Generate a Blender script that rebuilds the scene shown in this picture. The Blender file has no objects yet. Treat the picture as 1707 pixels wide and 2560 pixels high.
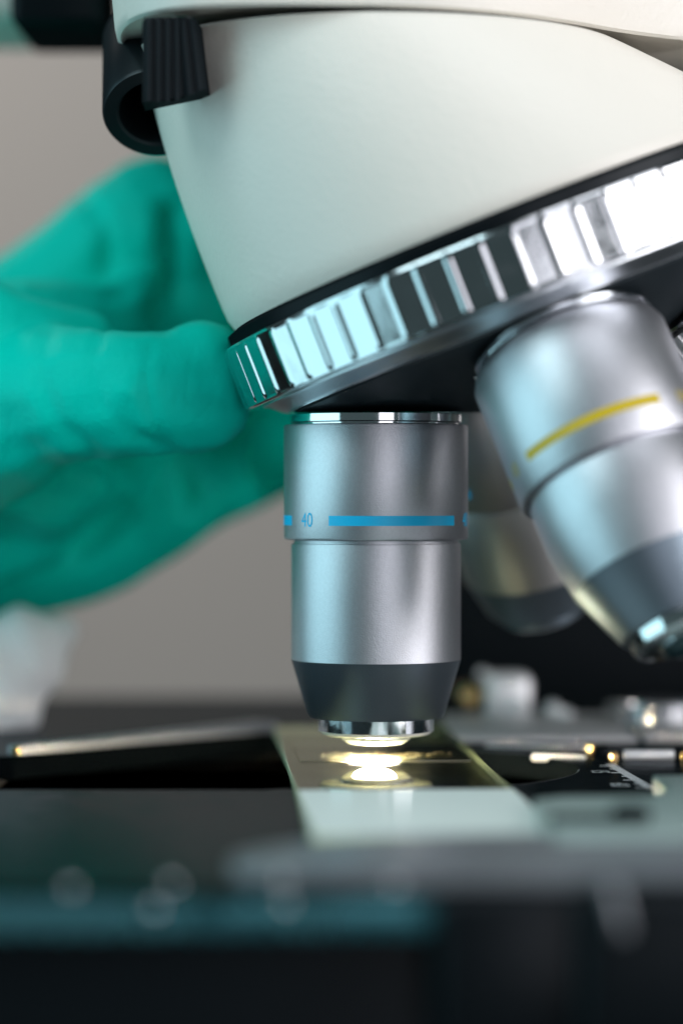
import bpy, bmesh, math, random
import numpy as np
from mathutils import Vector, Matrix, noise
random.seed(4)
PI = math.pi
S = 0.001                    # everything below is written in millimetres
C = bpy.context.scene.collection
sc = bpy.context.scene

# ------------------------------------------------------------------ camera, world, lamps, exposure
F, CX, CY = 6600.0, 853.5, 1240.0
cam_d = bpy.data.cameras.new('camera')
cam = bpy.data.objects.new('camera', cam_d); C.objects.link(cam)
cam.location = (0, 0, 0); cam.rotation_euler = (PI/2, 0, 0)
cam_d.sensor_fit = 'AUTO'; cam_d.sensor_width = 36
cam_d.lens = F/2560*36
cam_d.shift_y = -40/2560
cam_d.clip_start = 0.01; cam_d.clip_end = 50
cam_d.dof.use_dof = True
cam_d.dof.focus_distance = 334*S
cam_d.dof.aperture_fstop = cam_d.lens/13.3
cam_d.dof.aperture_blades = 9
sc.camera = cam

world = bpy.data.worlds.new('World'); sc.world = world; world.use_nodes = True
bg = world.node_tree.nodes['Background']
bg.inputs[0].default_value = (0.60, 0.88, 0.92, 1); bg.inputs[1].default_value = 0.07

def area(name, loc, target, sx, sy, power, col, spread=180):
    l = bpy.data.lights.new(name, 'AREA'); l.shape = 'RECTANGLE'
    l.size = sx*S; l.size_y = sy*S; l.energy = power; l.color = col; l.spread = math.radians(spread)
    o = bpy.data.objects.new(name, l); C.objects.link(o)
    o.location = Vector(loc)*S
    o.rotation_euler = (Vector(target)-Vector(loc)).to_track_quat('-Z', 'Z').to_euler()
    return o
TG = (4.5, 345, 0)
area('window_light_cool', (-430, 245, 10), TG, 450, 440, 0.95, (0.50, 0.88, 0.97))
area('high_fill_light', (-330, 60, 360), (-40, 390, 0), 260, 260, 0.72, (0.72, 0.96, 1.0))  # lamp added high on the left to shade the hand from above
area('window_light_front', (150, -260, 60), TG, 200, 420, 0.42, (0.95, 0.93, 1.0))
area('window_light_bright', (540, -40, 120), TG, 430, 480, 3.5, (1.0, 0.97, 0.99))
area('ceiling_light', (60, 120, 700), TG, 500, 500, 1.5, (0.93, 0.95, 1.0))
area('wall_fill', (-500, 900, 600), (-150, 1500, 150), 300, 300, 4.1, (1.0, 0.93, 0.88))  # unseen lamp added to light the back wall

sc.view_settings.view_transform = 'Standard'; sc.view_settings.look = 'None'
sc.view_settings.exposure = 0.28; sc.view_settings.gamma = 1.0
sc.render.engine = 'CYCLES'
sc.cycles.max_bounces = 10; sc.cycles.transparent_max_bounces = 16
sc.cycles.use_denoising = True
sc.cycles.sample_clamp_indirect = 6

# ------------------------------------------------------------------ helpers
def V(px, py, Y): return Vector(((px-CX)*Y/F, Y, (CY-py)*Y/F))

def mat(name, col, rough=0.5, metal=0.0, coat=0.0, bump=None, sub=0.0, emis=None, spec=0.5, var=None, rvar=None, aniso=0):
    m = bpy.data.materials.new(name); m.use_nodes = True
    nt = m.node_tree; b = nt.nodes['Principled BSDF']
    b.inputs['Base Color'].default_value = (*col, 1)
    b.inputs['Roughness'].default_value = rough
    b.inputs['Metallic'].default_value = metal
    b.inputs['Coat Weight'].default_value = coat
    b.inputs['Coat Roughness'].default_value = 0.12
    b.inputs['Specular IOR Level'].default_value = spec
    if sub:
        b.inputs['Subsurface Weight'].default_value = sub
        b.inputs['Subsurface Radius'].default_value = (0.2, 1.0, 0.7)
        b.inputs['Subsurface Scale'].default_value = 1.5*S
    if emis:
        b.inputs['Emission Color'].default_value = (*emis[0], 1); b.inputs['Emission Strength'].default_value = emis[1]
    tc = nt.nodes.new('ShaderNodeTexCoord')
    def nz(scale, detail=3, stretch=None):
        n = nt.nodes.new('ShaderNodeTexNoise'); n.inputs['Scale'].default_value = scale; n.inputs['Detail'].default_value = detail
        src = tc.outputs['Object']
        if stretch:
            mp = nt.nodes.new('ShaderNodeMapping'); mp.inputs['Scale'].default_value = stretch
            nt.links.new(src, mp.inputs['Vector']); src = mp.outputs['Vector']
        nt.links.new(src, n.inputs['Vector']); return n
    if bump:
        last = None
        for (scale, dist, stretch) in bump:
            n = nz(scale, 3, stretch)
            bp = nt.nodes.new('ShaderNodeBump'); bp.inputs['Strength'].default_value = 1; bp.inputs['Distance'].default_value = dist*S
            nt.links.new(n.outputs['Fac'], bp.inputs['Height'])
            if last: nt.links.new(last.outputs['Normal'], bp.inputs['Normal'])
            last = bp
        nt.links.new(last.outputs['Normal'], b.inputs['Normal'])
    if var:      # (scale, amount): mottled colour of the surface itself
        n = nz(var[0]); r = nt.nodes.new('ShaderNodeMix'); r.data_type = 'RGBA'
        r.inputs['A'].default_value = (*[c*(1-var[1]) for c in col], 1); r.inputs['B'].default_value = (*[min(1, c*(1+var[1])) for c in col], 1)
        nt.links.new(n.outputs['Fac'], r.inputs['Factor']); nt.links.new(r.outputs['Result'], b.inputs['Base Color'])
    if rvar:
        n = nz(rvar[0], 5); mr = nt.nodes.new('ShaderNodeMapRange')
        mr.inputs['From Min'].default_value = .3; mr.inputs['From Max'].default_value = .7
        mr.inputs['To Min'].default_value = rvar[1]; mr.inputs['To Max'].default_value = rvar[2]
        nt.links.new(n.outputs['Fac'], mr.inputs['Value']); nt.links.new(mr.outputs['Result'], b.inputs['Roughness'])
    return m

def matte_black(name, col, refl, rough, bump, rvar=None):
    # dark anodised or enamelled metal: mostly diffuse, a small even share of mirror-like reflection
    m = mat(name, col, rough, bump=bump); nt = m.node_tree; b = nt.nodes['Principled BSDF']
    out = nt.nodes['Material Output']; df = nt.nodes.new('ShaderNodeBsdfDiffuse'); gl = nt.nodes.new('ShaderNodeBsdfGlossy'); mx = nt.nodes.new('ShaderNodeMixShader')
    df.inputs['Color'].default_value = (*col, 1); gl.inputs['Color'].default_value = (.9, .95, 1, 1); gl.inputs['Roughness'].default_value = rough; mx.inputs[0].default_value = refl
    nl = b.inputs['Normal'].links[0].from_socket
    nt.links.new(nl, df.inputs['Normal']); nt.links.new(nl, gl.inputs['Normal'])
    if rvar:
        tc = nt.nodes.new('ShaderNodeTexCoord'); n = nt.nodes.new('ShaderNodeTexNoise'); n.inputs['Scale'].default_value = rvar[0]; n.inputs['Detail'].default_value = 5
        mr = nt.nodes.new('ShaderNodeMapRange'); mr.inputs['From Min'].default_value = .3; mr.inputs['From Max'].default_value = .7; mr.inputs['To Min'].default_value = rvar[1]; mr.inputs['To Max'].default_value = rvar[2]
        nt.links.new(tc.outputs['Object'], n.inputs['Vector']); nt.links.new(n.outputs['Fac'], mr.inputs['Value']); nt.links.new(mr.outputs['Result'], gl.inputs['Roughness'])
    nt.links.new(df.outputs[0], mx.inputs[1]); nt.links.new(gl.outputs[0], mx.inputs[2]); nt.links.new(mx.outputs[0], out.inputs['Surface'])
    nt.nodes.remove(b); return m

def glassy(name, tint):
    # thin clear glass: transparent body, mirror-like sheen rising towards grazing angles (same law seen from either side)
    m = bpy.data.materials.new(name); m.use_nodes = True; nt = m.node_tree
    for n in list(nt.nodes): nt.nodes.remove(n)
    o = nt.nodes.new('ShaderNodeOutputMaterial'); mx = nt.nodes.new('ShaderNodeMixShader')
    t = nt.nodes.new('ShaderNodeBsdfTransparent'); g = nt.nodes.new('ShaderNodeBsdfGlossy')
    t.inputs['Color'].default_value = (*tint, 1); g.inputs['Roughness'].default_value = 0.035; g.inputs['Color'].default_value = (.74, .73, .60, 1)
    ge = nt.nodes.new('ShaderNodeNewGeometry'); d = nt.nodes.new('ShaderNodeVectorMath'); d.operation = 'DOT_PRODUCT'
    nt.links.new(ge.outputs['Normal'], d.inputs[0]); nt.links.new(ge.outputs['Incoming'], d.inputs[1])
    def mth(op, a, b=None):
        n = nt.nodes.new('ShaderNodeMath'); n.operation = op
        if hasattr(a, 'links'): nt.links.new(a, n.inputs[0])
        else: n.inputs[0].default_value = a
        if b is not None:
            if hasattr(b, 'links'): nt.links.new(b, n.inputs[1])
            else: n.inputs[1].default_value = b
        return n.outputs[0]
    c = mth('ABSOLUTE', d.outputs['Value']); p = mth('POWER', mth('SUBTRACT', 1.0, c), 5.0)
    f = mth('ADD', mth('MULTIPLY', p, 0.90), 0.04)
    rf = nt.nodes.new('ShaderNodeBsdfRefraction'); rf.inputs['IOR'].default_value = 1.13; rf.inputs['Roughness'].default_value = .5  # rough refraction added to soften the lamp into a halo
    m0 = nt.nodes.new('ShaderNodeMixShader'); m0.inputs[0].default_value = .42
    nt.links.new(t.outputs[0], m0.inputs[1]); nt.links.new(rf.outputs[0], m0.inputs[2])
    nt.links.new(f, mx.inputs[0]); nt.links.new(m0.outputs[0], mx.inputs[1]); nt.links.new(g.outputs[0], mx.inputs[2])
    # rough sheen added to spread a halo round the lamp
    g2 = nt.nodes.new('ShaderNodeBsdfGlossy'); g2.inputs['Roughness'].default_value = 0.22; g2.inputs['Color'].default_value = (.9, .88, .8, 1)
    m2 = nt.nodes.new('ShaderNodeMixShader'); tc = nt.nodes.new('ShaderNodeTexCoord'); n = nt.nodes.new('ShaderNodeTexNoise'); n.inputs['Scale'].default_value = 180; n.inputs['Detail'].default_value = 6
    nt.links.new(tc.outputs['Object'], n.inputs['Vector']); mr = mth('MULTIPLY', n.outputs['Fac'], .16)
    nt.links.new(mr, m2.inputs[0]); nt.links.new(mx.outputs[0], m2.inputs[1]); nt.links.new(g2.outputs[0], m2.inputs[2])
    nt.links.new(m2.outputs[0], o.inputs['Surface']); return m

def lamp_lens(strength):
    # lamp condenser lens: brightest on top, dim warm flanks
    m = mat('lamp_lens', (1, .9, .7), .3, emis=((1.0, .83, .60), strength)); nt = m.node_tree; b = nt.nodes['Principled BSDF']
    g = nt.nodes.new('ShaderNodeNewGeometry'); sp = nt.nodes.new('ShaderNodeSeparateXYZ'); nt.links.new(g.outputs['Normal'], sp.inputs[0])
    mx = nt.nodes.new('ShaderNodeMath'); mx.operation = 'MAXIMUM'; mx.inputs[1].default_value = 0.0; nt.links.new(sp.outputs['Z'], mx.inputs[0])
    pw = nt.nodes.new('ShaderNodeMath'); pw.operation = 'POWER'; pw.inputs[1].default_value = 2.2; nt.links.new(mx.outputs[0], pw.inputs[0])
    ml = nt.nodes.new('ShaderNodeMath'); ml.operation = 'MULTIPLY_ADD'; ml.inputs[1].default_value = strength; ml.inputs[2].default_value = .8; nt.links.new(pw.outputs[0], ml.inputs[0])
    nt.links.new(ml.outputs[0], b.inputs['Emission Strength']); return m

def glow_film(name):
    m = bpy.data.materials.new(name); m.use_nodes = True; nt = m.node_tree
    for n in list(nt.nodes): nt.nodes.remove(n)
    o = nt.nodes.new('ShaderNodeOutputMaterial'); mx = nt.nodes.new('ShaderNodeMixShader'); t = nt.nodes.new('ShaderNodeBsdfTransparent'); tl = nt.nodes.new('ShaderNodeBsdfTranslucent')
    tl.inputs['Color'].default_value = (.9, .78, .58, 1)
    tc = nt.nodes.new('ShaderNodeTexCoord'); n = nt.nodes.new('ShaderNodeTexNoise'); n.inputs['Scale'].default_value = 900; n.inputs['Detail'].default_value = 6
    mr = nt.nodes.new('ShaderNodeMapRange'); mr.inputs['From Min'].default_value = .42; mr.inputs['From Max'].default_value = .62; mr.inputs['To Min'].default_value = .06; mr.inputs['To Max'].default_value = .7
    nt.links.new(tc.outputs['Object'], n.inputs['Vector']); nt.links.new(n.outputs['Fac'], mr.inputs['Value']); nt.links.new(mr.outputs['Result'], mx.inputs[0])
    nt.links.new(t.outputs[0], mx.inputs[1]); nt.links.new(tl.outputs[0], mx.inputs[2]); nt.links.new(mx.outputs[0], o.inputs['Surface']); return m

M = dict(
    glow_film=glow_film('glow_specimen'),
    alu=mat('satin_aluminium', (.56, .57, .61), .40, 1, bump=[(6200, .030, None)], var=(2500, .10)),
    alu_rear=mat('shaded_aluminium', (.50, .49, .48), .42, 1, bump=[(5200, .02, None)]),  # darker aluminium, shade of the rear objective put into the colour
    alu_dark=mat('dark_anodised_metal', (.16, .20, .24), .36, .85, bump=[(6200, .030, None)]),
    chrome=mat('polished_chrome', (.86, .88, .90), .07, 1, rvar=(900, .04, .12)),
    chrome_ring=mat('machined_steel', (.60, .62, .645), .11, 1, rvar=(400, .06, .15), bump=[(300, .004, (1, 1, 1))]),
    lip=mat('brushed_steel', (.70, .74, .78), .30, 1, bump=[(2500, .004, None)]),
    white=mat('white_enamel', (.75, .72, .655), .42, 0, 0, bump=[(420, .06, None), (1300, .07, None)], var=(30, .03)),
    black=matte_black('black_enamel', (.004, .006, .0075), .012, .3, [(1500, .01, None)]),
    stage=matte_black('black_stage_ceramic', (.005, .008, .009), .15, .16, [(1200, .0012, None)], rvar=(250, .10, .24)),
    recess_black=matte_black('recess_shade_black', (.002, .003, .0035), .0, .5, [(1500, .01, None)]),  # shade of the stage opening put into the colour: black without sheen
    rubber=matte_black('black_plastic', (.006, .009, .011), .03, .35, [(2000, .008, None)]),
    steel=mat('steel', (.72, .73, .76), .22, 1, bump=[(600, .004, (1, 8, 8))]),
    grey=mat('grey_painted_metal', (.40, .41, .42), .4, .1, bump=[(1500, .004, None)]),
    holder=mat('satin_grey_anodised_metal', (.30, .40, .38), .38, .3, bump=[(1800, .004, None)]),
    bar=mat('dark_grey_anodised_metal', (.20, .215, .235), .38, .5, bump=[(1800, .004, None)]),
    nickel=mat('pale_nickel', (.80, .80, .82), .42, .55, bump=[(1200, .01, None)]),
    hub=matte_black('black_hub_enamel', (.012, .018, .022), .07, .38, [(1500, .012, None)]),
    brass=mat('brass', (.80, .56, .25), .2, 1, bump=[(900, .003, None)]),
    blue=mat('blue_marking_paint', (.0, .52, .90), .45, bump=[(3000, .004, None)]),
    yellow=mat('yellow_marking_paint', (.52, .38, .0), .4, bump=[(3000, .004, None)]),
    ink=mat('white_marking_paint', (.75, .78, .80), .5, bump=[(3000, .002, None)]),
    glove=mat('green_nitrile_rubber', (.0, .58, .46), .5, sub=.05, bump=[(170, .30, (2.2, 1, .5)), (1500, .10, None)], var=(40, .05), spec=.06),
    cloth=mat('white_cotton', (.88, .89, .90), .9, bump=[(900, .15, None)]),
    wall=mat('grey_wall_paint', (.40, .38, .36), .9, bump=[(40, .5, None)]),
    table=matte_black('dark_table_top', (.02, .024, .025), .05, .4, [(200, .05, None)]),
    glass=glassy('clear_glass', (.93, .97, .93)),
    glass_edge=mat('green_glass_edge', (.60, .72, .46), .25, 0, .3, bump=[(500, .08, (1, .1, 6))], spec=.6),
    frost=mat('frosted_label_coating', (.72, .82, .78), .5, 0, .15, bump=[(2500, .003, None)]),
    glow=lamp_lens(3300),
    darklens=mat('dark_coated_glass', (.01, .03, .035), .08, 0, .5),
    lens=mat('front_lens_glass', (.9, .9, .85), .08, 0, 1.0),
)

def link_mesh(name, me, m, parent=None, smooth=35):
    o = bpy.data.objects.new(name, me); C.objects.link(o)
    if not isinstance(m, (list, tuple)): m = [m]
    for k in m: me.materials.append(k)
    if parent is not None: o.parent = parent
    if smooth:
        me.polygons.foreach_set('use_smooth', [True]*len(me.polygons)); me.set_sharp_from_angle(angle=math.radians(smooth))
    return o
def from_bm(name, bm, m, parent=None, smooth=35, M4=None):
    if M4 is not None: bm.transform(M4)
    bm.transform(Matrix.Scale(S, 4))
    bmesh.ops.recalc_face_normals(bm, faces=bm.faces)
    me = bpy.data.meshes.new(name); bm.to_mesh(me); bm.free()
    return link_mesh(name, me, m, parent, smooth)
def lathe(bm, prof, n=96, close=True, rad=None):
    """prof = [(r, z)...] turned about Z; rad(r, z, angle) may change the radius"""
    rings = []
    for (r, z) in prof:
        if r < 1e-6: rings.append([bm.verts.new((0, 0, z))]); continue
        rings.append([bm.verts.new(((rad(r, z, 2*PI*i/n) if rad else r)*math.cos(2*PI*i/n), (rad(r, z, 2*PI*i/n) if rad else r)*math.sin(2*PI*i/n), z)) for i in range(n)])
    for a, b in zip(rings, rings[1:]):
        if len(a) == 1 and len(b) == 1: continue
        for i in range(n):
            j = (i+1) % n
            if len(a) == 1: bm.faces.new((a[0], b[i], b[j]))
            elif len(b) == 1: bm.faces.new((a[i], b[0], a[j]))
            else: bm.faces.new((a[i], b[i], b[j], a[j]))
    if close:
        for rg in (rings[0], rings[-1]):
            if len(rg) > 2: bm.faces.new(rg)
    return bm
def box(bm, c, s, bev=0.0, seg=2, rot=None):
    r = bmesh.ops.create_cube(bm, size=1)
    vs = r['verts']
    for v in vs: v.co = Vector((v.co.x*s[0], v.co.y*s[1], v.co.z*s[2]))
    if bev:
        es = list({e for v in vs for e in v.link_edges})
        rb = bmesh.ops.bevel(bm, geom=es, offset=bev, segments=seg, profile=.5, affect='EDGES')
        vs = list({v for f in rb['faces'] for v in f.verts} | {v for v in vs if v.is_valid})
    for v in vs:
        if rot is not None: v.co = rot @ v.co
        v.co += Vector(c)
    return bm
def prism(bm, pts, z0, z1, bev=0.0, seg=2):
    lo = [bm.verts.new((x, y, z0)) for x, y in pts]; hi = [bm.verts.new((x, y, z1)) for x, y in pts]
    n = len(pts); bm.faces.new(lo); top = bm.faces.new(hi)
    for i in range(n): bm.faces.new((lo[i], lo[(i+1) % n], hi[(i+1) % n], hi[i]))
    if bev: bmesh.ops.bevel(bm, geom=list(top.edges), offset=bev, segments=seg, profile=.5, affect='EDGES')
    return bm
def cyl(bm, p, q, r, n=32, bev=.0):
    p, q = Vector(p), Vector(q); L = (q-p).length
    b2 = bmesh.new(); prof = [(0, 0), (r-bev, 0), (r, bev), (r, L-bev), (r-bev, L), (0, L)] if bev else [(0, 0), (r, 0), (r, L), (0, L)]
    lathe(b2, prof, n, close=False)
    b2.transform(Matrix.Translation(p) @ (q-p).to_track_quat('Z', 'Y').to_matrix().to_4x4())
    me = bpy.data.meshes.new('t'); b2.to_mesh(me); b2.free(); bm.from_mesh(me); bpy.data.meshes.remove(me)
    return bm
def frame_z(axis, origin, xdir):
    """matrix whose local -Z points along axis and whose local -Y leans to xdir"""
    z = -Vector(axis).normalized(); y = -Vector(xdir); y = (y-y.dot(z)*z).normalized(); x = y.cross(z)
    m = Matrix((x, y, z)).transposed().to_4x4(); m.translation = Vector(origin); return m
def place(o, m4):      # m4 in millimetres
    m = m4.copy(); m.translation = m.translation*S; o.matrix_local = m
def text_mesh(body, size):
    cu = bpy.data.curves.new('t', 'FONT'); cu.body = body; cu.size = size; cu.align_x = 'CENTER'; cu.align_y = 'CENTER'; cu.resolution_u = 6
    o = bpy.data.objects.new('t', cu); C.objects.link(o)
    dg = bpy.context.evaluated_depsgraph_get(); me = bpy.data.meshes.new_from_object(o.evaluated_get(dg))
    bpy.data.objects.remove(o); return me
def tag(o, label=None, cat=None, group=None, kind=None):
    for k, v in (('label', label), ('category', cat), ('group', group), ('kind', kind)):
        if v: o[k] = v
    return o
def empty(name, loc, parent=None):
    o = bpy.data.objects.new(name, None); C.objects.link(o); o.location = Vector(loc)*S; o.empty_display_size = .01
    if parent: o.parent = parent
    return o

# ------------------------------------------------------------------ the setting: wall and table
TZ = -235
bm = bmesh.new(); box(bm, (0, 1520, 500), (4200, 40, 2400)); tag(from_bm('wall', bm, M['wall'], smooth=0), kind='structure')
bm = bmesh.new(); box(bm, (0, 650, TZ-15), (2600, 1500, 30), 2); tag(from_bm('table_top', bm, M['table'], smooth=0), kind='structure')

# ------------------------------------------------------------------ the microscope
mic = empty('microscope', (0, 0, 0))
tag(mic, 'white laboratory microscope with chrome nosepiece and metal objectives over its black stage', 'microscope')

# --- nosepiece axis
th = .372
A = Vector((math.sin(th), .02, -math.cos(th))).normalized()          # down along the nosepiece axis
APEX = Vector((4.5, 345, 77.4))
CB = APEX + A*55.8                                                   # middle of the underside of the grip ring
# local frame: origin at CB, local -Z along A, local -Y towards the camera
NM = frame_z(A, CB, (0, -1, 0))

# upper housing
oz = [(-29.2, 346), (-29.0, 336), (-27.4, 328), (-24.5, 321.5), (-20, 317), (-13, 315), (-4, 314.6), (4, 315.5), (12, 317), (20, 320.3), (28, 326), (36, 333.5), (46, 340), (62, 345), (110, 346), (110, 420), (-29.2, 420)]
def chaikin(p, k=2):
    for _ in range(k):
        q = []
        for i in range(len(p)):
            a, b = p[i], p[(i+1) % len(p)]
            q += [(.75*a[0]+.25*b[0], .75*a[1]+.25*b[1]), (.25*a[0]+.75*b[0], .25*a[1]+.75*b[1])]
        p = q
    return p
bm = bmesh.new(); oc = chaikin(oz, 2)
cxm, cym = 10, 365
rings = []
for (z, k) in ((59.2, -1.6), (58.6, -.9), (58.9, -.25), (59.9, 0), (63, .35), (70, .8), (95, 1.2), (130, 1.5)):
    rg = []
    for x, y in oc:
        d = Vector((x-cxm, y-cym)); d.normalize(); rg.append(bm.verts.new((x+d.x*k, y+d.y*k, z)))
    rings.append(rg)
for a, b in zip(rings, rings[1:]):
    for i in range(len(a)): j = (i+1) % len(a); bm.faces.new((a[i], a[j], b[j], b[i]))
bm.faces.new(rings[0]); bm.faces.new(rings[-1])
from_bm('upper_housing', bm, M['white'], mic, 50)

# lower head: from the tilted ring seat to the level joint under the housing
bm = bmesh.new(); n = 128; rings = []
HC = CB - A*10.3; HR = 37.8
u = Vector((math.cos(th), 0, math.sin(th))); w = A.cross(u).normalized()
if w.y > 0: w = -w
u = w.cross(A); u = u if u.x > 0 else -u
for k in range(0, 25):
    t = k/24
    rg = []
    for i in range(n):
        a = 2*PI*i/n
        pb = HC + HR*(math.cos(a)*u + math.sin(a)*w)
        pt = Vector((5.2 + 31.6*math.cos(a), 346 - 30.0*math.sin(a), 58.0))
        p = pb.lerp(pt, t)
        out = Vector((math.cos(a), -math.sin(a), .25))
        p += out*(math.sin(PI*t)**.8)*1.1*(1-.8*max(0, math.cos(a)))      # fuller towards the arm side
        if t < .06: p -= out*(.7*(1-t/.06)**2)
        rg.append(bm.verts.new(p))
    rings.append(rg)
for a, b in zip(rings, rings[1:]):
    for i in range(n): j = (i+1) % n; bm.faces.new((a[i], a[j], b[j], b[i]))
bm.faces.new(rings[0]); bm.faces.new(rings[-1])
head = from_bm('head', bm, M['white'], mic, 60)
# dark joint between head and housing
bm = bmesh.new(); lathe(bm, [(25.5, 57.0), (25.5, 61.5)], 96); bm.transform(Matrix.Translation((5.2, 346, 0)))
from_bm('joint_ring', bm, M['rubber'], head)

# black slider cap at the upper left of the head
kd = Vector((0.06, -.70, -.71)).normalized()
KM = frame_z(kd, V(393, 284, 341), (0, -1, 0.2))
bm = bmesh.new()
lathe(bm, [(5.6, 17.5), (6.6, 17), (7.05, 15.8), (7.05, .5), (6.8, 0), (5.2, -.05), (4.9, .3), (4.8, 12), (0, 12.6)], 72, close=False)
cap = from_bm('slider_cap', bm, M['rubber'], mic); place(cap, KM)
bm = bmesh.new(); gp = []
for i in range(6):
    x = -3.9+i*1.42
    gp += [(x, -3.1), (x+.35, -3.55), (x+.85, -3.55), (x+1.1, -3.1)]
gp += [(4.6, -2.2), (5.0, 4.5), (-4.6, 4.5), (-4.4, -2.2)]
prism(bm, gp, -5.1, 4.9, .5)
for v in bm.verts:
    v.co.x = v.co.x*.80 + (-.10*v.co.z if v.co.x > 2 else 0)
    if v.co.z < 0: v.co.z += .42*max(0, v.co.x-.5) - .2
g = from_bm('grip', bm, M['rubber'], cap, 40)
place(g, KM.inverted() @ Matrix.Translation(V(432, 155, 322)))

# dark block and pale casting behind, upper left
bm = bmesh.new(); box(bm, V(165, -190, 396), (13.6, 26, 34.8), 1.6, 3); from_bm('filter_module', bm, M['black'], mic)
bm = bmesh.new(); box(bm, V(-60, -155, 420), (24, 30, 31.5), 3, 4); from_bm('rear_casting', bm, M['white'], mic)

# --- nosepiece: hub cone, grip ring, lip
bm = bmesh.new()
lathe(bm, [(36.0, 8.5), (36.5, .5), (34.2, -1.9), (33.9, -2.4), (24, -6.3), (10, -11.6), (5.5, -12.6), (0, -12.8)], 128, close=False)
nose = from_bm('nosepiece', bm, M['hub'], mic); place(nose, NM)
bm = bmesh.new(); lathe(bm, [(36.2, 10.9), (38.7, 9.9), (38.7, 8.6), (36.2, 8.6)], 128); from_bm('dark_gap_ring', bm, M['black'], nose)  # black ring added so the gap under the head reads dark
NR = 63
def ridge(r, z, a):
    ph = (a*NR/(2*PI)) % 1.0; x = (ph-.5)*2*PI*40/NR            # millimetres from the ridge middle
    flat = .05*(abs(x)/2.0)*(2-abs(x)/2.0)                                  # shallow hollow between ridges
    bar = .15*max(0.0, 1-(x/.55)**2) if abs(x) < .55 else 0
    zz = min(z-.55, 7.75-z)
    e = max(0.0, min(1.0, zz/.7)); e = (1-(1-e)**2)**.5
    return r - flat + bar*e
bm = bmesh.new()
prof = [(36.6, 8.5), (39.3, 8.5), (39.75, 8.35), (39.9, 8.05)]
prof += [(39.9, z) for z in (7.8, 7.6, 7.4, 7.2, 7.0, 6, 5, 4, 3, 2, 1.3, 1.1, .9, .7, .5)]
prof += [(39.9, .3), (39.6, .1), (39.1, 0), (36.6, 0)]
lathe(bm, prof, NR*24, close=False, rad=lambda r, z, a: ridge(r, z, a) if .4 < z < 7.9 else r)
from_bm('grip_ring', bm, M['chrome_ring'], nose, 28)
bm = bmesh.new(); lathe(bm, [(37.6, -.02), (37.6, -.25), (36.9, -.5), (35.6, -1.7), (35.1, -2.0), (33.8, -2.1)], 160, close=False)
from_bm('lip_ring', bm, M['lip'], nose, 28)

# --- objectives (local frame: origin on the hub face, local -Z towards the specimen)
def band(R, z0, z1, a0, a1):
    """curved plate on a barrel; angles in degrees, 0 faces local -Y, positive to +X"""
    bm = bmesh.new(); k = max(6, int(abs(a1-a0)/1.5)); rows = []
    for i in range(k+1):
        a = math.radians(a0+(a1-a0)*i/k); s, c = math.sin(a), -math.cos(a)
        rows.append([bm.verts.new((R*s, R*c, z0)), bm.verts.new((R*s, R*c, z1)), bm.verts.new(((R-.1)*s, (R-.1)*c, z1)), bm.verts.new(((R-.1)*s, (R-.1)*c, z0))])
    for a, b in zip(rows, rows[1:]):
        for j in range(4): bm.faces.new((a[j], b[j], b[(j+1) % 4], a[(j+1) % 4]))
    bm.faces.new(rows[0]); bm.faces.new(rows[-1]); return bm
def wrap_text(body, size, R, z, a):
    me = text_mesh(body, size); bm = bmesh.new(); bm.from_mesh(me)
    bmesh.ops.triangulate(bm, faces=bm.faces)
    for v in bm.verts:
        t = math.radians(a) + v.co.x*.86/R; v.co = Vector((R*math.sin(t), -R*math.cos(t), z+v.co.y))
    bpy.data.meshes.remove(me); return bm
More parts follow.
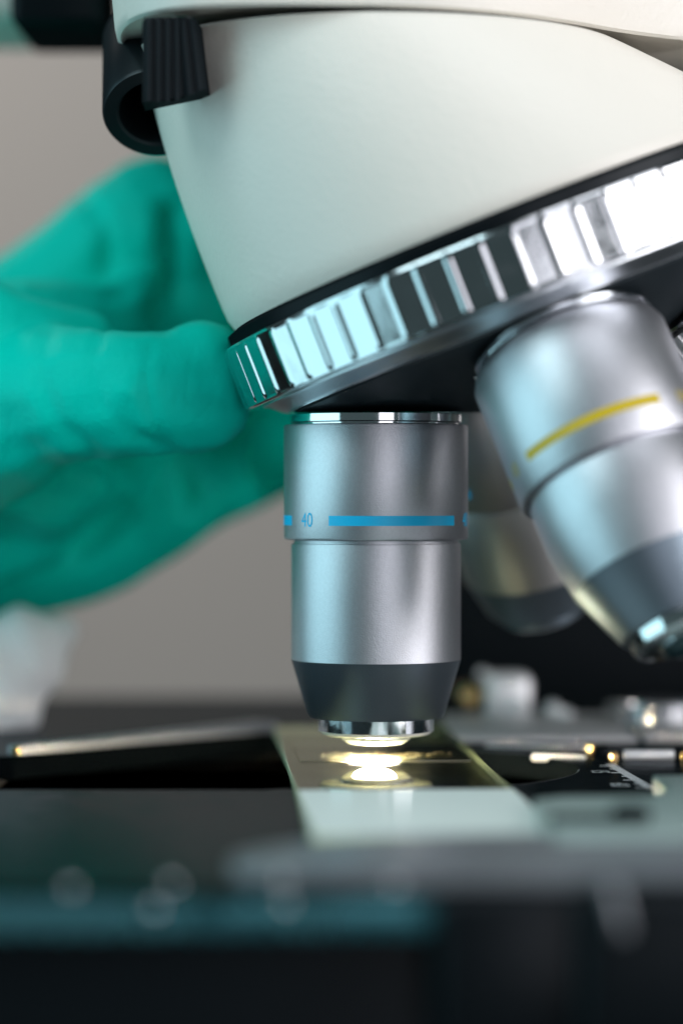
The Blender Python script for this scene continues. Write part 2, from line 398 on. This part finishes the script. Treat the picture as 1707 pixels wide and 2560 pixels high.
def objective(spec, name='objective'):
    Rc, Rb, Rb2 = spec['rc'], spec['rb'], spec['rb2']; c0, c1, b1, k1, kr = spec['c0'], spec['c1'], spec['b1'], spec['k1'], spec['kr']
    bm = bmesh.new()
    lathe(bm, [(Rc-1.1, -c0+.02), (Rc-spec['sh'], -c0), (Rc-spec['sh']*.3, -c0-spec['sh']*.3), (Rc, -c0-spec['sh']), (Rc, -c1+.35), (Rc-.12, -c1+.1), (Rc-.4, -c1), (Rb-.35, -c1-.02), (Rb-.35, -c1-.45), (Rb-.05, -c1-.5), (Rb, -c1-.8),
               (Rb, -(c1+b1)/2), (Rb2, -b1)], 128, close=False)
    o = from_bm('objective', bm, M[spec.get('body', 'alu')], mic, 30)
    bm = bmesh.new(); lathe(bm, [(Rb2, -b1-.02), (Rb2-.03, -b1-.1), (kr+.35, -k1+.6), (kr, -k1), (spec['cr']-.3, -k1-.05)], 128, close=False)
    from_bm('nose_cone', bm, M[spec['cone']], o, 30)
    bm = bmesh.new(); lathe(bm, [(Rc-1.0, 0), (Rc-.8, -.05), (Rc-.8, -c0+.35), (Rc-1.2, -c0+.2), (Rc-1.2, -c0)], 128, close=False)
    from_bm('mounting_collar', bm, M['chrome'], o, 30)
    cr = spec['cr']; ch = spec['ch']
    bm = bmesh.new(); lathe(bm, [(cr-.2, -k1), (cr, -k1-.1), (cr, -k1-ch), (cr-.5, -k1-ch-.42), (cr-2.7, -k1-ch-.48), (cr-2.75, -k1-ch-.85), (cr-3.0, -k1-ch-.9)], 96, close=False)
    from_bm('tip_ring', bm, M[spec.get('ringm', 'chrome')], o, 25)
    bm = bmesh.new(); lathe(bm, [(cr-3.0, -k1-ch-.88), (cr-3.05, -k1-ch-1.15), (cr-3.9, -k1-ch-1.75), (cr-4.5, -k1-ch-1.85), (0, -k1-ch-1.95)], 64, close=False)
    from_bm('front_lens', bm, M[spec.get('lensm', 'darklens')], o, 40)
    bm = bmesh.new(); lathe(bm, [(cr-.04, -k1-ch+.02), (cr-.06, -k1-ch-.1), (cr-.55, -k1-ch-.52), (cr-2.6, -k1-ch-.58)], 96, close=False)
    from_bm('tip_bevel', bm, M['lens' if spec.get('lensm') else 'steel'], o, 40)
    for a0 in spec['bands']:
        from_bm('colour_band', band(Rc+.03, -spec['bz']-spec['bh']/2, -spec['bz']+spec['bh']/2, a0, a0+spec['bw']), M[spec['col']], o, 40)
    if spec.get('text'):
        for a in spec['ta']:
            from_bm('magnification_number', wrap_text(spec['text'], spec['ts'], Rc+.02, -spec['bz'], a), M[spec['col']], o, 40)
    return o
phi = math.acos((Vector((0, 0, -1))).dot(A))
D0 = 66.8
def odir(psi):
    return Matrix.Rotation(math.radians(psi), 3, A) @ Vector((0, 0, -1))
O40 = dict(rc=12.0, rb=11.05, rb2=11.05, c0=1.35, c1=16.3, b1=31.9, k1=39.4, kr=8.65, cr=7.55, ch=1.75, sh=.25, cone='alu_dark', col='blue',
           bands=(-30.6, 89.9, -151.1), bw=86.1, bz=13.75, bh=1.27, text='40', lensm='lens', ts=2.6, ta=(-48, 72.5, 193))
o = objective(O40); place(o, frame_z((0, 0, -1), (4.5, 345, 10.6), (0, -1, 0))); o['label'] = 'upright objective marked 40 with a blue band'
def side_obj(spec, psi, roll, label, D=D0):
    d = odir(psi); ob = objective(spec)
    place(ob, frame_z(d, APEX + d*D, (0, -1, 0)) @ Matrix.Rotation(math.radians(roll), 4, 'Z')); ob['label'] = label
    return ob
O10 = dict(rc=12.35, rb=11.5, rb2=10.5, c0=.7, c1=18.6, b1=31.0, k1=38.4, kr=7.3, cr=6.6, ch=1.6, sh=2.0, cone='alu_dark', col='yellow',
           bands=(-46, 74, -166), bw=86, bz=15.0, bh=1.2, text='10', ts=2.3, ta=(-63, 57))
ps = 90.0 if odir(90).y < 0 else -90.0
side_obj(O10, ps*86/90, -7, 'front objective leaning right with a yellow band')
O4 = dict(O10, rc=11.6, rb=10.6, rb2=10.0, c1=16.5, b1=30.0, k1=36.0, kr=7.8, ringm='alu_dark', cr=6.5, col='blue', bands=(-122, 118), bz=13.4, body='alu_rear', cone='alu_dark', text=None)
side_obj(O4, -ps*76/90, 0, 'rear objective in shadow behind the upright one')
OK = dict(O10, rc=11.6, rb=10.8, rb2=10.3, c1=12, b1=22, k1=26, kr=8.6, cr=7.8, col='ink', text=None)
ob = side_obj(OK, 180, 0, 'far right objective with a knurled collar')
bm = bmesh.new(); lathe(bm, [(12.2, -.6), (13.6, -.9), (13.6, -5.6), (12.2, -6)], 480, rad=lambda r, z, a: r-(.35 if (a*48/(2*PI)) % 1 > .5 and r > 12.4 else 0), close=False)
from_bm('knurled_collar', bm, M['nickel'], ob, 30)

# --- arm, condenser, base
bm = bmesh.new(); box(bm, (85, 560, -10), (150, 130, 290), 10, 4); box(bm, (60, 480, 95), (100, 180, 60), 8, 3)
from_bm('arm', bm, M['black'], mic)
bm = bmesh.new(); box(bm, (45, 440, TZ+14), (190, 300, 28), 8, 3); from_bm('base', bm, M['black'], mic)
bm = bmesh.new(); lathe(bm, [(0, -78), (19, -78), (20, -76), (20, -47), (16, -45), (9, -41.8), (4.6, -40.6), (0, -40.5)], 64, close=False)
bm.transform(Matrix.Translation((4.5, 345, 0))); cond = from_bm('condenser', bm, M['black'], mic)
bm = bmesh.new(); lathe(bm, [(9.6, -44), (9.6, -37.2), (8.4, -37.2), (8.2, -44)], 64, close=False); bm.transform(Matrix.Translation((4.5, 345, 0)))  # collar added to keep lamp light off the opening walls
from_bm('lamp_shield', bm, M['recess_black'], cond)
bm = bmesh.new(); lathe(bm, [(2.9*math.sin(PI*i/16), -36.9-1.35*math.cos(PI*i/16)) for i in range(17)], 32, close=False)
bm.transform(Matrix.Translation((4.3, 345, 0))); from_bm('condenser_lens', bm, M['glow'], cond)
bm = bmesh.new(); box(bm, (10, 370, -62), (186, 190, 30), 2); from_bm('stage_carrier', bm, M['recess_black'], mic)  # dark box enlarged under the stage so the slot shows black

# ------------------------------------------------------------------ stage
SZ = -35.3
def arc(cx, cy, r, a0, a1, k):
    return [(cx+r*math.cos(math.radians(a0+(a1-a0)*i/k)), cy+r*math.sin(math.radians(a0+(a1-a0)*i/k))) for i in range(k+1)]
hole = [(-80, 316.8), (-9.5, 316.8)] + arc(3.5, 343.5, 27.3, -118, 62, 64)[2:] + [(10, 392), (-11.5, 394.0), (-44.5, 358.5), (-80, 358.5)]
outer = [(-86, 236), (105, 236), (105, 466), (-86, 466)]
bm = bmesh.new()
from mathutils.geometry import tessellate_polygon
def plate_with_hole(bm, outer, hole, z0, z1, inset=.35):
    loops = [[Vector((x, y, 0)) for x, y in outer], [Vector((x, y, 0)) for x, y in hole]]
    tris = tessellate_polygon(loops); flat = loops[0]+loops[1]
    hi = [bm.verts.new((p.x, p.y, z1)) for p in flat]; lo = [bm.verts.new((p.x, p.y, z0)) for p in flat]
    for t in tris:
        bm.faces.new([hi[i] for i in t]); bm.faces.new([lo[i] for i in reversed(t)])
    for st, nn in ((0, len(outer)), (len(outer), len(hole))):
        for i in range(nn):
            a, b = st+i, st+(i+1) % nn
            bm.faces.new((lo[a], lo[b], hi[b], hi[a]))
plate_with_hole(bm, outer, hole, SZ-3.2, SZ)
bm.normal_update()
for f in bm.faces: f.material_index = 0 if abs(f.normal.z) > .5 else 1
stage = from_bm('stage', bm, [M['stage'], M['recess_black']], mic, 30)
# pale bevel along the front of the opening
bm = bmesh.new()
hp = [Vector((x, y, 0)) for x, y in hole]; nn = len(hp); pr = []
for i in range(nn):
    d = (hp[(i+1) % nn]-hp[i-1]).normalized(); nrm = Vector((d.y, -d.x, 0))
    pr.append((hp[i], nrm))
vs = [[bm.verts.new(p + nr*.0 + Vector((0, 0, SZ+.02))), bm.verts.new(p - nr*.14 + Vector((0, 0, SZ-.08))), bm.verts.new(p - nr*.14 + Vector((0, 0, SZ-.5)))] for p, nr in pr]
for i in range(nn):
    if max(pr[i][0].y, pr[(i+1) % nn][0].y) > 342 or pr[i][0].x < -60 and pr[(i+1) % nn][0].x < -60: continue
    a, b = vs[i], vs[(i+1) % nn]
    for j in range(2): bm.faces.new((a[j], b[j], b[j+1], a[j+1]))
from_bm('opening_bevel', bm, M['nickel'], stage, 40)
# black panels added so the space below the stage stays dark
bm = bmesh.new(); box(bm, (9, 240.5, -54), (186, 5, 31), .8); box(bm, (-84, 350, -47), (4, 226, 17), .6); box(bm, (9, 464, -50), (186, 4, 22.9), .6); box(bm, (103, 350, -47), (4, 226, 17), .6)
from_bm('stage_blackout', bm, M['black'], stage)
# toothed rack along the front edge
bm = bmesh.new(); box(bm, (-21, 236.4, -37.6), (78, 1.6, 3.2), .2)
for i in range(98):
    x = -58+i*.76
    cyl(bm, (x, 235.3, -38.7-.3*(i%3)), (x, 235.3, -36.1), .22, 10, .1)
rk = from_bm('rack', bm, mat('teal_lit_steel', (.05, .15, .17), .12, 1, rvar=(200, .05, .45), bump=[(600, .01, None)]), stage, 30);  # teal of the cool light put into the steel colour
for (px, py) in ((178, 2222), (430, 2212), (385, 2275), (705, 2205), (712, 2262), (985, 2215)):  # chrome beads added for the blurred glints along the rack
    p = V(px, py, 233.5); bm = bmesh.new(); bmesh.ops.create_uvsphere(bm, u_segments=20, v_segments=12, radius=.40)
    for v in bm.verts: v.co.y *= .6
    bm.transform(Matrix.Translation(p)); from_bm('glint_screw', bm, M['chrome'], stage)

# front slide-holder bar, blurred in the foreground
bm = bmesh.new(); prism(bm, chaikin([(-10.5, 242), (-9, 236), (20, 231.5), (60, 230), (95, 230), (95, 262), (20, 262), (2, 259), (-8, 252)], 2), SZ+.6, SZ+1.9, .5, 3)
holder = from_bm('slide_holder', bm, M['bar'], mic, 40)
bm = bmesh.new(); box(bm, (54, 229, -41), (68, 6, 15), 2.2, 4); box(bm, (16, 231.5, -42), (16, 5, 15.2), 1.5, 3)
from_bm('holder_block', bm, M['black'], holder, 40)
bm = bmesh.new(); box(bm, (23.6, 226.6, -35.4), (1.1, 2.4, 4.6), .5, 3, Matrix.Rotation(-.25, 3, 'Y')); from_bm('corner_highlight', bm, M['bar'], holder, 40)  # grey sliver standing in for the highlight on the block's corner
# right-hand plate of the holder
zt = -33.0
def G(px, py, z): Y = F*z/(CY-py); return ((px-CX)*Y/F, Y)
bm = bmesh.new()
pl = [G(1630, 1938, zt), G(1690, 1976, zt), G(1640, 1990, zt), G(1400, 1990, zt), G(1335, 1998, zt), G(1345, 2040, zt), G(1390, 2092, zt), G(1900, 2092, zt), G(1980, 1934, zt)]
prism(bm, pl[::-1], SZ+.02, zt, .35, 2); from_bm('holder_plate', bm, M['holder'], holder, 30)
bm = bmesh.new(); a, b = G(1375, 2055, zt), G(1560, 2055, zt); box(bm, ((a[0]+b[0])/2, a[1], zt+.25), (b[0]-a[0], 3.6, .5), .2)
from_bm('slot', bm, M['black'], holder)
p = G(1575, 2056, zt); bm = bmesh.new(); cyl(bm, (p[0], p[1], zt), (p[0], p[1], zt+1.6), 2.0, 32, .4); from_bm('stop_screw', bm, M['black'], holder)

# steel clamp finger behind the opening
bm = bmesh.new(); p0, p1 = Vector((-44.3, 359.2)), Vector((-9.5, 396.5)); d = (p1-p0).normalized(); nv = Vector((-d.y, d.x))
prism(bm, [tuple(p0), tuple(p1), tuple(p1+nv*5), tuple(p0+nv*1.6)], SZ+.02, SZ+1.35, .3, 2)
from_bm('clamp_finger', bm, M['bar'], holder, 30)
bm = bmesh.new(); cyl(bm, (-44.2, 359.6, SZ+.1), (-44.2, 359.6, SZ+1.2), .7, 20, .1); from_bm('finger_rivet', bm, M['brass'], holder)

# mechanical stage parts at the back right
def part(name, m, fn, parent=holder, smooth=35):
    bm = bmesh.new(); fn(bm); return from_bm(name, bm, m, parent, smooth)
part('rear_plate', M['grey'], lambda b: box(b, (29, 397, SZ+.5), (27, 40, .9), .3))
part('rear_plate', M['grey'], lambda b: box(b, (68, 402, SZ+.9), (50, 52, 1.6), .3))
q = V(1268, 1742, 424); part('clamp_block', M['nickel'], lambda b: (box(b, (q.x, q.y, q.z), (7.4, 7, 7.6), 1.6, 4), cyl(b, (q.x+1.6, q.y-5, q.z-2), (q.x+1.6, q.y, q.z-2), 1.9, 32, .7)))
q2 = V(1172, 1738, 426); part('clamp_knob', M['brass'], lambda b: cyl(b, (q2.x, q2.y-4, q2.z), (q2.x, q2.y+6, q2.z), 1.7, 24, .6))
q3 = V(1204, 1684, 430); part('glint_screw', M['nickel'], lambda b: cyl(b, (q3.x, q3.y-2, q3.z), (q3.x+.5, q3.y+6, q3.z-1), .9, 20, .4))
q4 = V(1383, 1775, 418); part('glint_screw', M['nickel'], lambda b: cyl(b, (q4.x, q4.y-2, q4.z), (q4.x, q4.y+3, q4.z), 1.2, 20, .5))
q5 = V(1414, 1797, 412); part('pin', M['nickel'], lambda b: cyl(b, (q5.x, q5.y, q5.z-1.6), (q5.x, q5.y, q5.z+1.6), 1.25, 24, .6))
q6 = V(1648, 1800, 398)
def knurl(b):
    lathe(b, [(0, 3.0), (5.4, 3.0), (5.9, 2.5), (5.9, -2.3), (5.3, -2.8), (0, -2.8)], 288, close=False, rad=lambda r, z, a: r-(.8 if (a*22/(2*PI)) % 1 > .5 and r > 5.6 else 0))
    b.transform(Matrix.Translation(q6))
part('knurled_knob', M['steel'], knurl)
part('knob_post', M['black'], lambda b: cyl(b, (q6.x, q6.y, SZ), (q6.x, q6.y, q6.z-2.8), 3.4, 32, .1))
part('guide_rod', M['nickel'], lambda b: cyl(b, V(1215, 1868, 373), V(1470, 1872, 368), .55, 24, .1))
part('guide_rod', M['nickel'], lambda b: cyl(b, V(1330, 1893, 357), V(1462, 1897, 355), .5, 24, .1))
part('guide_rod', M['nickel'], lambda b: cyl(b, V(1558, 1888, 354), V(1684, 1888, 354), .75, 24, .1))
for (px, py, Y, r) in ((1479, 1876, 364, .95), (1533, 1893, 353, .75), (1712, 1893, 353, .8)):
    part('rod_tip', M['brass'], lambda b: cyl(b, V(px, py, Y)-Vector((0, 0, r)), V(px, py, Y)+Vector((0, 0, r)), r*.8, 24, .3))
part('rod_bearing', M['black'], lambda b: box(b, V(1506, 1886, 362), (2.2, 3.5, 2.4), .4))
part('rod_bearing', M['black'], lambda b: box(b, V(1700, 1890, 356), (1.6, 3.5, 2.2), .4))

# scale on the stage: ticks and numbers
bm = bmesh.new()
for i in range(34):
    y = 318.5 + i*.86
    x1 = 37.9 - .0*i; L = 2.3 if i % 10 == 1 else (1.75 if i % 5 == 1 else 1.25)
    x1 = 37.9-.06*i
    box(bm, (x1-L/2, y, SZ+.03), (L, .20, .03))
from_bm('scale_marks', bm, M['ink'], stage, 0)
for body, px, py in (('60', 1546, 1962.5), ('15', 1497, 1929)):
    me = text_mesh(body, 3.3); bm = bmesh.new(); bm.from_mesh(me); bpy.data.meshes.remove(me)
    x, y = G(px, py, SZ)
    bm.transform(Matrix.Translation((x, y, SZ+.03)) @ Matrix.Rotation(-PI/2, 4, 'Z'))
    from_bm('scale_number', bm, M['ink'], stage, 0)

# drive shaft hanging below, lower right
bm = bmesh.new(); cyl(bm, (29.5, 243, -100), (29.5, 243, -47), 2.3, 40, .4); from_bm('drive_shaft', bm, mat('teal_sheen_steel', (.02, .07, .09), .4, .6), mic)  # teal reflection on the dark shaft put into its colour

# ------------------------------------------------------------------ the glass slide
sl_top = -34.2
yaw = math.radians(3.2)
def srect(w, y0, y1, z0, z1, bm):
    box(bm, (0, (y0+y1)/2, (z0+z1)/2), (w, y1-y0, z1-z0), .12, 1)
slide = bpy.data.objects.new('microscope_slide', None)
SM = Matrix.Translation((6.2, 330, 0)) @ Matrix.Rotation(yaw, 4, 'Z')
bm = bmesh.new(); srect(25.4, -64, 63, SZ+.03, sl_top, bm)
for f in bm.faces: f.material_index = 0 if abs(f.normal.z) > .9 or True else 1
bm.normal_update()
for f in bm.faces: f.material_index = 0 if abs(f.normal.z) > .9 else 1
slide = from_bm('microscope_slide', bm, [M['glass'], M['glass_edge']], None, 0, SM)
tag(slide, 'clear glass specimen slide with frosted end lying across the black stage opening', 'slide')
bm = bmesh.new(); box(bm, (0, -43.3, sl_top+.03), (25.0, 41, .05)); from_bm('frosted_end', bm, M['frost'], slide, 0, SM)
bm = bmesh.new(); box(bm, (0, 22, sl_top+.1), (22, 24, .16)); 
bm.normal_update()
for f in bm.faces: f.material_index = 0 if abs(f.normal.z) > .9 else 1
from_bm('cover_glass', bm, [M['glass'], M['glass']], slide, 0, SM)
bm = bmesh.new(); lathe(bm, [(0, 0), (6.4, 0), (6.4, .02), (0, .02)], 48, close=False, rad=lambda r, z, a: r*(1+.12*math.sin(3*a+1)+.05*math.sin(7*a)))
bm.transform(Matrix.Translation((-2.0, 15.5, sl_top+.005))); from_bm('specimen', bm, M['glow_film'], slide, 0, SM)  # translucent disc added to spread a soft warm glow over the lamp
# specimen grit as tiny beads, coloured amber for the golden lamp glow
bm = bmesh.new()
for i in range(70):
    x = random.gauss(1.6, 3.0); y = 17.5 + random.gauss(0, 1.6) + .25*x; r = random.uniform(.10, .36)
    b2 = bmesh.new(); bmesh.ops.create_icosphere(b2, subdivisions=2, radius=r)
    for v in b2.verts: v.co.z *= .45
    b2.transform(Matrix.Translation((x, y, sl_top+.1))); me = bpy.data.meshes.new('t'); b2.to_mesh(me); b2.free(); bm.from_mesh(me); bpy.data.meshes.remove(me)
from_bm('specimen_grit', bm, mat('amber_glow_grit', (.55, .42, .22), .12, 0, 1.0), slide, 80, SM)

# ------------------------------------------------------------------ the hand
person = empty('person', V(-200, 1300, 420))
tag(person, 'person in a green rubber glove and white sleeve gripping the chrome ring', 'person')
PI_ = Matrix.Translation(-person.location)
def blob(name, chains, m, voxel, smooth_it, disp=None, extra=None):
    bm = bmesh.new()
    for ch in chains:
        pts = [(V(px, py, Y), r, fl) for (px, py, Y, r, fl) in ch]
        for (p, r, fl), (q, r2, fl2) in zip(pts, pts[1:]):
            L = (q-p).length; k = max(2, int(L/1.2))
            for i in range(k+1):
                t = i/k; c = p.lerp(q, t); rr = r+(r2-r)*t; ff = fl+(fl2-fl)*t
                b2 = bmesh.new(); bmesh.ops.create_icosphere(b2, subdivisions=2, radius=rr)
                for v in b2.verts: v.co = Vector((v.co.x, v.co.y*ff, v.co.z)) + c
                me = bpy.data.meshes.new('t'); b2.to_mesh(me); b2.free(); bm.from_mesh(me); bpy.data.meshes.remove(me)
    me = bpy.data.meshes.new(name); bm.to_mesh(me); bm.free()
    tmp = bpy.data.objects.new(name+'_tmp', me); C.objects.link(tmp)
    md = tmp.modifiers.new('r', 'REMESH'); md.mode = 'VOXEL'; md.voxel_size = voxel
    ms = tmp.modifiers.new('s', 'SMOOTH'); ms.iterations = smooth_it; ms.factor = .6
    dg = bpy.context.evaluated_depsgraph_get(); out = bpy.data.meshes.new_from_object(tmp.evaluated_get(dg))
    bpy.data.objects.remove(tmp)
    n = len(out.vertices); co = np.empty(n*3); out.vertices.foreach_get('co', co); co = co.reshape(-1, 3)
    no = np.empty(n*3); out.vertex_normals.foreach_get('vector', no); no = no.reshape(-1, 3)
    if disp: co = co + no*(disp(co)*.85)[:, None]
    co = co*S - np.array(person.location)
    out.vertices.foreach_set('co', co.ravel()); out.update()
    return link_mesh(name, out, m, person, 80)

creases = [  # (points in px, Y, depth mm, width mm): folds of the glove
    ([(255, 800), (235, 900), (260, 1010), (330, 1090), (430, 1130)], 345, .55, .9),
    ([(375, 860), (365, 960), (385, 1060), (420, 1110)], 343, .5, .6),
    ([(110, 830), (105, 960), (150, 1060), (230, 1130)], 345, .8, 1.3),
    ([(310, 1000), (340, 1070), (400, 1120)], 345, .4, .7),
    ([(0, 1010), (60, 1110), (170, 1190), (300, 1210)], 360, 1.6, 2.2),
    ([(0, 1330), (120, 1260), (260, 1150)], 395, 5, 2.4),
    ([(330, 1190), (300, 1290), (180, 1380)], 405, 3.5, 1.6),
    ([(455, 1180), (470, 1260)], 405, 3, 1.5),
    ([(190, 470), (260, 560), (250, 700)], 404, 1.6, 1.4),
    ([(420, 520), (430, 640), (415, 790)], 404, 5, 1.8),
    ([(270, 640), (300, 720), (290, 800)], 400, 1.3, 2.5),
    ([(340, 1180), (360, 1260), (330, 1350)], 400, 1.6, 2.2),
    ([(520, 1060), (540, 1150), (500, 1230)], 400, 1.6, 2.4),
    ([(120, 640), (200, 700), (220, 780)], 400, .9, 2.5),
]
def fold_disp(co):
    d = np.zeros(len(co))
    # large soft rumples
    d += .30*np.sin(co[:, 0]*.33+co[:, 2]*.21+1.2*np.sin(co[:, 2]*.23+.5))*np.clip((co[:, 1]-352)/25, 0, 1)
    d += .05*np.sin(co[:, 0]*.9-co[:, 2]*.7+2*np.sin(co[:, 1]*.2))*np.clip((-8-co[:, 0]-8)/10, 0, 1)
    for pts, Y, dep, wd in creases:
        P = np.array([list(V(px, py, Y)) for px, py in pts])
        best = np.full(len(co), 1e9)
        for a, b in zip(P, P[1:]):
            ax, bx = a[[0, 2]], b[[0, 2]]; ab = bx-ax; ap = co[:, [0, 2]]-ax
            t = np.clip((ap@ab)/(ab@ab), 0, 1); dd = np.hypot(*(ap-t[:, None]*ab).T); best = np.minimum(best, dd)
        near = np.clip(1-np.abs(co[:, 1]-Y)/26, 0, 1)
        d -= near*dep*np.exp(-(best/wd)**2); d += near*dep*.06*np.exp(-((best-2*wd)/wd)**2)
    return d
hand = [
    # thumb: tip against the ring, root low in the palm
    [(503, 930, 351, 7.2, .95), (500, 1000, 351, 7.3, .95), (420, 985, 350, 8.4, .95), (330, 985, 349, 8.5, 1), (190, 990, 352, 9.4, 1), (40, 1010, 362, 12.0, 1), (-150, 1050, 380, 17, 1)],
    # web and palm
    [(-150, 1050, 392, 19, .9), (60, 1080, 402, 17, .9), (190, 1090, 412, 15, .9)],
    [(-400, 1180, 412, 26, .8), (-60, 1110, 414, 23, .7), (130, 1080, 420, 19, .8)],
    [(-200, 950, 385, 15, .9), (40, 880, 384, 11, .9), (200, 850, 394, 9, .9), (330, 800, 408, 8, .9)],
    [(-200, 880, 362, 14, .9), (40, 905, 362, 9.5, .9), (190, 890, 366, 7, .9)],
    # index finger
    [(-320, 1120, 424, 15, .9), (120, 822, 428, 14.5, .8), (392, 592, 420, 13.2, .9), (560, 610, 438, 10, .9), (760, 660, 430, 8.5, 1), (1000, 760, 412, 7.4, 1)],
    # middle
    [(130, 980, 430, 13, .8), (410, 800, 420, 11.5, .9), (570, 800, 438, 9.6, 1), (800, 840, 424, 8.2, 1), (960, 900, 406, 7.2, 1)],
    # ring
    [(130, 1130, 430, 13, .8), (390, 1010, 420, 11, .9), (590, 985, 436, 9, 1), (780, 990, 424, 7.8, 1), (930, 1030, 406, 6.8, 1)],
    # little
    [(-320, 1360, 424, 13, .9), (60, 1365, 424, 12, .9), (250, 1320, 424, 11.5, .9), (430, 1225, 420, 9.6, .9), (600, 1165, 432, 7.8, 1), (780, 1110, 422, 6.6, 1)],
]
blob('gloved_hand', hand, M['glove'], .8, 7, fold_disp)
sleeve = [[(150, 1585, 414, 3.2, 1), (60, 1630, 406, 7.2, .8), (-60, 1720, 404, 11, .7), (-260, 1800, 404, 19, .7)], [(90, 1605, 406, 4.8, 1), (50, 1730, 404, 4.0, 1), (-40, 1800, 404, 6.5, 1)]]
blob('sleeve', sleeve, M['cloth'], .9, 6, lambda co: .5*np.sin(co[:, 0]*.8+co[:, 2]*.5))
other = [[(-200, 1740, 470, 9, 1), (-20, 1790, 466, 7, 1), (35, 1845, 462, 2.6, 1)]]
blob('gloved_finger', other, M['glove'], .9, 6)['label'] = 'green gloved finger under the white sleeve'
